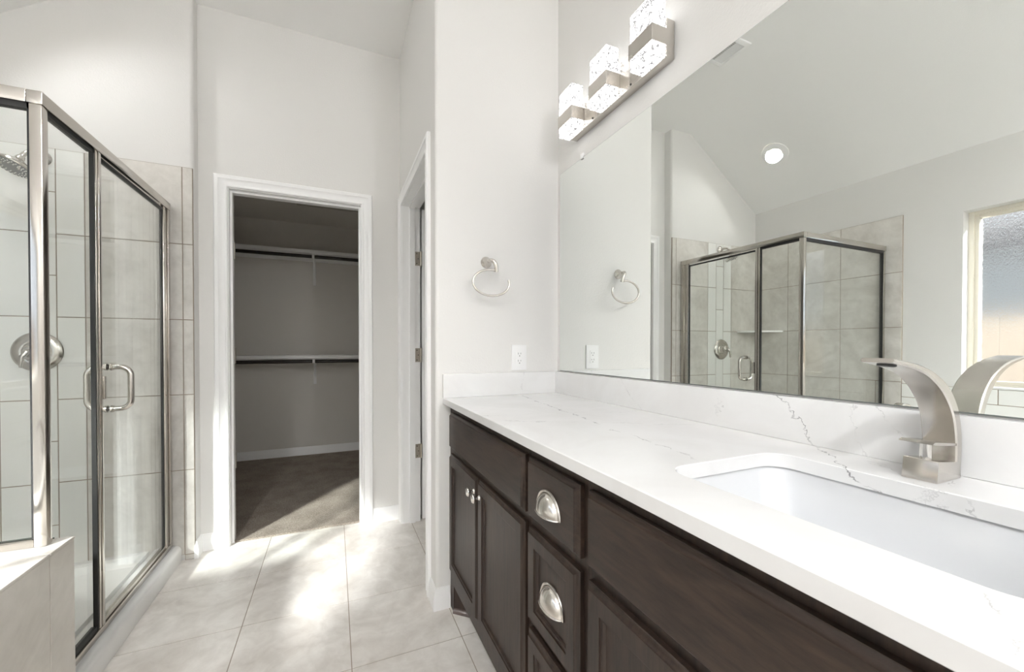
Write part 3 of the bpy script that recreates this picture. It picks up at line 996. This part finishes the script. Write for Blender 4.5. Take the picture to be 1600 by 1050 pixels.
# ------------------------------------------------------------------ vanity light bar
FILL_BAR_W = 7
def light_bar(yb, label, watts):
    vl = thing('vanity_light', (RW, yb, 2.08), label, 'wall light')
    B().box(MX - .030, RW - .0005, yb - .275, yb + .275, 2.083, 2.207, .002).obj('back_plate', M_NICKEL, vl)
    for y in (yb - .112, yb + .112):
        B().lathe([(.004, 0), (.0035, .0015), (.0, .002)], (MX - .030, y, 2.094), (-1, 0, 0), 10).obj('plate_screw', M_BLACK, vl)
    for yc in (yb - .225, yb, yb + .225):
        B().box(MX - .0905, MX - .034, yc - .0500, yc + .0500, 2.078, 2.266, .003).obj('glass_block', M_ICE, vl)
        c_ = B()
        c_.box(MX - .0945, MX - .0915, yc - .0535, yc + .0535, 2.118, 2.170, .0008, 1)
        c_.box(MX - .0915, MX - .0302, yc - .0535, yc - .0505, 2.118, 2.170, .0008, 1)
        c_.box(MX - .0915, MX - .0302, yc + .0505, yc + .0535, 2.118, 2.170, .0008, 1)
        c_.obj('clamp_band', M_NICKEL, vl)
        if watts:
            lamp('fill_bar_lamp', 'POINT', (MX - .16, yc, 2.16), watts, (.985, .99, 1), shadow_soft_size=.05)  # fill lamps, only for the added bar out of view
light_bar(1.23, 'three-block bubble glass vanity light bar above the mirror', 0)
light_bar(-1.1, 'unseen three-block light bar added as fill on the wall past the vanity end', FILL_BAR_W)  # out-of-view bar, added to brighten the ceiling and walls

# ------------------------------------------------------------------ towel ring, outlet
tr = thing('towel_ring', (.643, YR, 1.535), 'open oval brushed nickel towel ring on the wall above the outlet', 'towel ring')
B().lathe([(.0255, 0), (.026, .003), (.022, .008), (.015, .018), (.010, .030), (.009, .036)], (.643, YR, 1.536), (0, -1, 0), 32).obj('flange', M_NICKEL, tr)
B().tube(bez([(.643, YR - .03, 1.536), (.648, YR - .075, 1.540), (.668, YR - .068, 1.525), (.668, YR - .062, 1.484)], 14), [.0085 + .0015 * i / 14 for i in range(15)], 16).obj('post', M_NICKEL, tr)
rp = []
for i in range(49):
    a = math.radians(76 + (378 - 76) * i / 48)
    rp.append((.645 + .0865 * math.cos(a), YR - .062, 1.4345 + .0575 * math.sin(a)))
B().tube(rp, .0050, 14).obj('ring', M_NICKEL, tr)
ol = thing('outlet', (.8095, YR, 1.10), 'white duplex outlet on the wall just above the side splash', 'outlet')
B().box(.771, .848, YR - .006, YR - .0003, 1.040, 1.160, .002).obj('cover_plate', M_PLASTIC, ol)
B().box(.793, .826, YR - .0085, YR - .006, 1.067, 1.133, .001).obj('receptacle', M_PLASTIC, ol)
sl_ = B()
for zc in (1.117, 1.083):
    sl_.box(.8020, .8036, YR - .0089, YR - .0084, zc - .002, zc + .007)
    sl_.box(.8152, .8168, YR - .0089, YR - .0084, zc - .001, zc + .006)
    sl_.lathe([(.0024, 0), (.0022, .0005)], (.8095, YR - .0084, zc - .009), (0, -1, 0), 12)
sl_.obj('outlet_slots', M_BLACK, ol)

# ------------------------------------------------------------------ ceiling fittings
vt = thing('air_vent', (-.24, 1.775, ZC), 'white louvred air vent on the flat ceiling, seen in the mirror', 'vent')
vf = B()
vx0, vx1, vy0, vy1 = -.395, -.085, 1.665, 1.885
frm = [(0, 0), (.002, -.005), (.010, -.009), (.028, -.010), (.032, -.003)]
vf.loft([[Vector((vx0 + o, vy0 + o, ZC + h)), Vector((vx1 - o, vy0 + o, ZC + h)), Vector((vx1 - o, vy1 - o, ZC + h)), Vector((vx0 + o, vy1 - o, ZC + h))] for o, h in frm], cap0=False, cap1=False)
vf.obj('vent_frame', M_PLASTIC, vt)
lo = B()
for i in range(8):
    x = vx0 + .038 + i * .0068
    lo.loft([[Vector((x, vy0 + .03, ZC - .009)), Vector((x + .001, vy0 + .03, ZC - .009)), Vector((x + .008, vy0 + .03, ZC - .001)), Vector((x + .007, vy0 + .03, ZC - .001))],
             [Vector((x, vy1 - .03, ZC - .009)), Vector((x + .001, vy1 - .03, ZC - .009)), Vector((x + .008, vy1 - .03, ZC - .001)), Vector((x + .007, vy1 - .03, ZC - .001))]])
for i in range(14):
    y = vy0 + .036 + i * .0112
    lo.loft([[Vector((vx0 + .1, y, ZC - .009)), Vector((vx0 + .1, y + .001, ZC - .009)), Vector((vx0 + .1, y + .010, ZC - .001)), Vector((vx0 + .1, y + .009, ZC - .001))],
             [Vector((vx1 - .03, y, ZC - .009)), Vector((vx1 - .03, y + .001, ZC - .009)), Vector((vx1 - .03, y + .010, ZC - .001)), Vector((vx1 - .03, y + .009, ZC - .001))]])
lo.obj('louver', M_PLASTIC, vt)
B().box(vx0 + .03, vx1 - .03, vy0 + .03, vy1 - .03, ZC - .0009, ZC - .0002).obj('duct_opening', simple('duct_shadow', (.55, .55, .55), .8), vt)

sn = Vector((SL, 0, -1)).normalized()       # slope normal, into the room
def can_light(x, y, z, n, label, watts):
    c = Vector((x, y, z))
    t = thing('recessed_light', c, label, 'ceiling light')
    B().lathe([(.098, .0005), (.098, .004), (.092, .007), (.054, .008), (.048, .004)], c, n, 40, cap0=False, cap1=False).obj('light_trim', M_PLASTIC, t)
    B().lathe([(.050, .003), (.04, .0045), (.0, .005)], c, n, 40).obj('lens', M_LENS, t)
    L = lamp('recessed_lamp', 'SPOT', c + n * .02, watts, (.985, .99, 1), n, spot_size=math.radians(150), spot_blend=.6, shadow_soft_size=.06)
    return t
cx_, cy_ = -1.36, 2.125
can_light(cx_, cy_, ZC + SL * (cx_ - XK), sn, 'round lit recessed light on the sloped ceiling above the shower', 7)
for x_, y_, w_, p_ in ((-.80, -.45, 'past the vanity end', 38), (-.80, -1.3, 'near the back wall and tub', 104)):  # two unseen ceiling lights added to raise the room's brightness
    can_light(x_, y_, ZC, Vector((0, 0, -1)), 'unseen recessed light added as fill on the flat ceiling ' + w_, p_)

# ------------------------------------------------------------------ closet fittings
def closet_shelf(z, lab1, lab2, lab3):
    t = thing('closet_shelf', (-.3, CB - .15, z), lab1, 'shelf')
    B().box(CX0 + .001, CX1 - .001, CB - .30, CB - .001, z - .016, z, .002).obj('shelf_board', M_TRIM, t)
    B().box(CX0 + .001, CX1 - .001, CB - .305, CB - .2995, z - .034, z, .002).obj('shelf_edge', M_TRIM, t)
    B().box(CX0 + .001, CX1 - .001, CB - .018, CB - .001, z - .060, z - .017, .002).obj('cleat', M_TRIM, t)
    rz = z - .062
    tag(B().tube([(CX0 + .002, CB - .285, rz), (CX1 - .002, CB - .285, rz)], .0165, 16).obj('closet_rod', M_ROD), lab2, 'closet rod')
    b = thing('shelf_bracket', (-.19, CB - .02, z - .3), lab3, 'bracket')
    br = B()
    br.box(-.204, -.176, CB - .022, CB - .0185, z - .31, z - .018, .0008, 1)
    br.obj('wall_plate', M_PLASTIC, b)
    ar = B()
    ar.box(-.196, -.184, CB - .285, CB - .022, z - .028, z - .0165, .0008, 1)
    pts = [(.285, -.030), (.02, -.24), (.02, -.222), (.285, -.020)]
    ar.prism([(p, q_) for p, q_ in pts], lambda p, q_, t_: Vector((t_, CB - p, z + q_)), -.195, -.185)
    ar.obj('bracket_arm', M_PLASTIC, b)
    hk = B()
    hp = [(-.19, CB - .285 - .0215 * math.cos(math.radians(a)), rz - .0215 * math.sin(math.radians(a))) for a in range(-40, 181, 20)]
    loops = []
    for (x, y, zz), a in zip(hp, range(-40, 181, 20)):
        ca, sa = math.cos(math.radians(a)), math.sin(math.radians(a))
        loops.append([Vector((x - .011, y + .0035 * ca, zz + .0035 * sa)), Vector((x + .011, y + .0035 * ca, zz + .0035 * sa)), Vector((x + .011, y, zz)), Vector((x - .011, y, zz))])
    hk.loft(loops)
    hk.box(-.201, -.179, CB - .306, CB - .300, rz - .0, z - .036, .001, 1)
    hk.obj('rod_hook', M_PLASTIC, b)
closet_shelf(2.112, 'upper white closet shelf across the back wall', 'dark closet rod under the upper shelf', 'white metal bracket holding the upper closet rod')
closet_shelf(1.068, 'lower white closet shelf across the back wall', 'dark closet rod under the lower shelf', 'white metal bracket holding the lower closet rod')
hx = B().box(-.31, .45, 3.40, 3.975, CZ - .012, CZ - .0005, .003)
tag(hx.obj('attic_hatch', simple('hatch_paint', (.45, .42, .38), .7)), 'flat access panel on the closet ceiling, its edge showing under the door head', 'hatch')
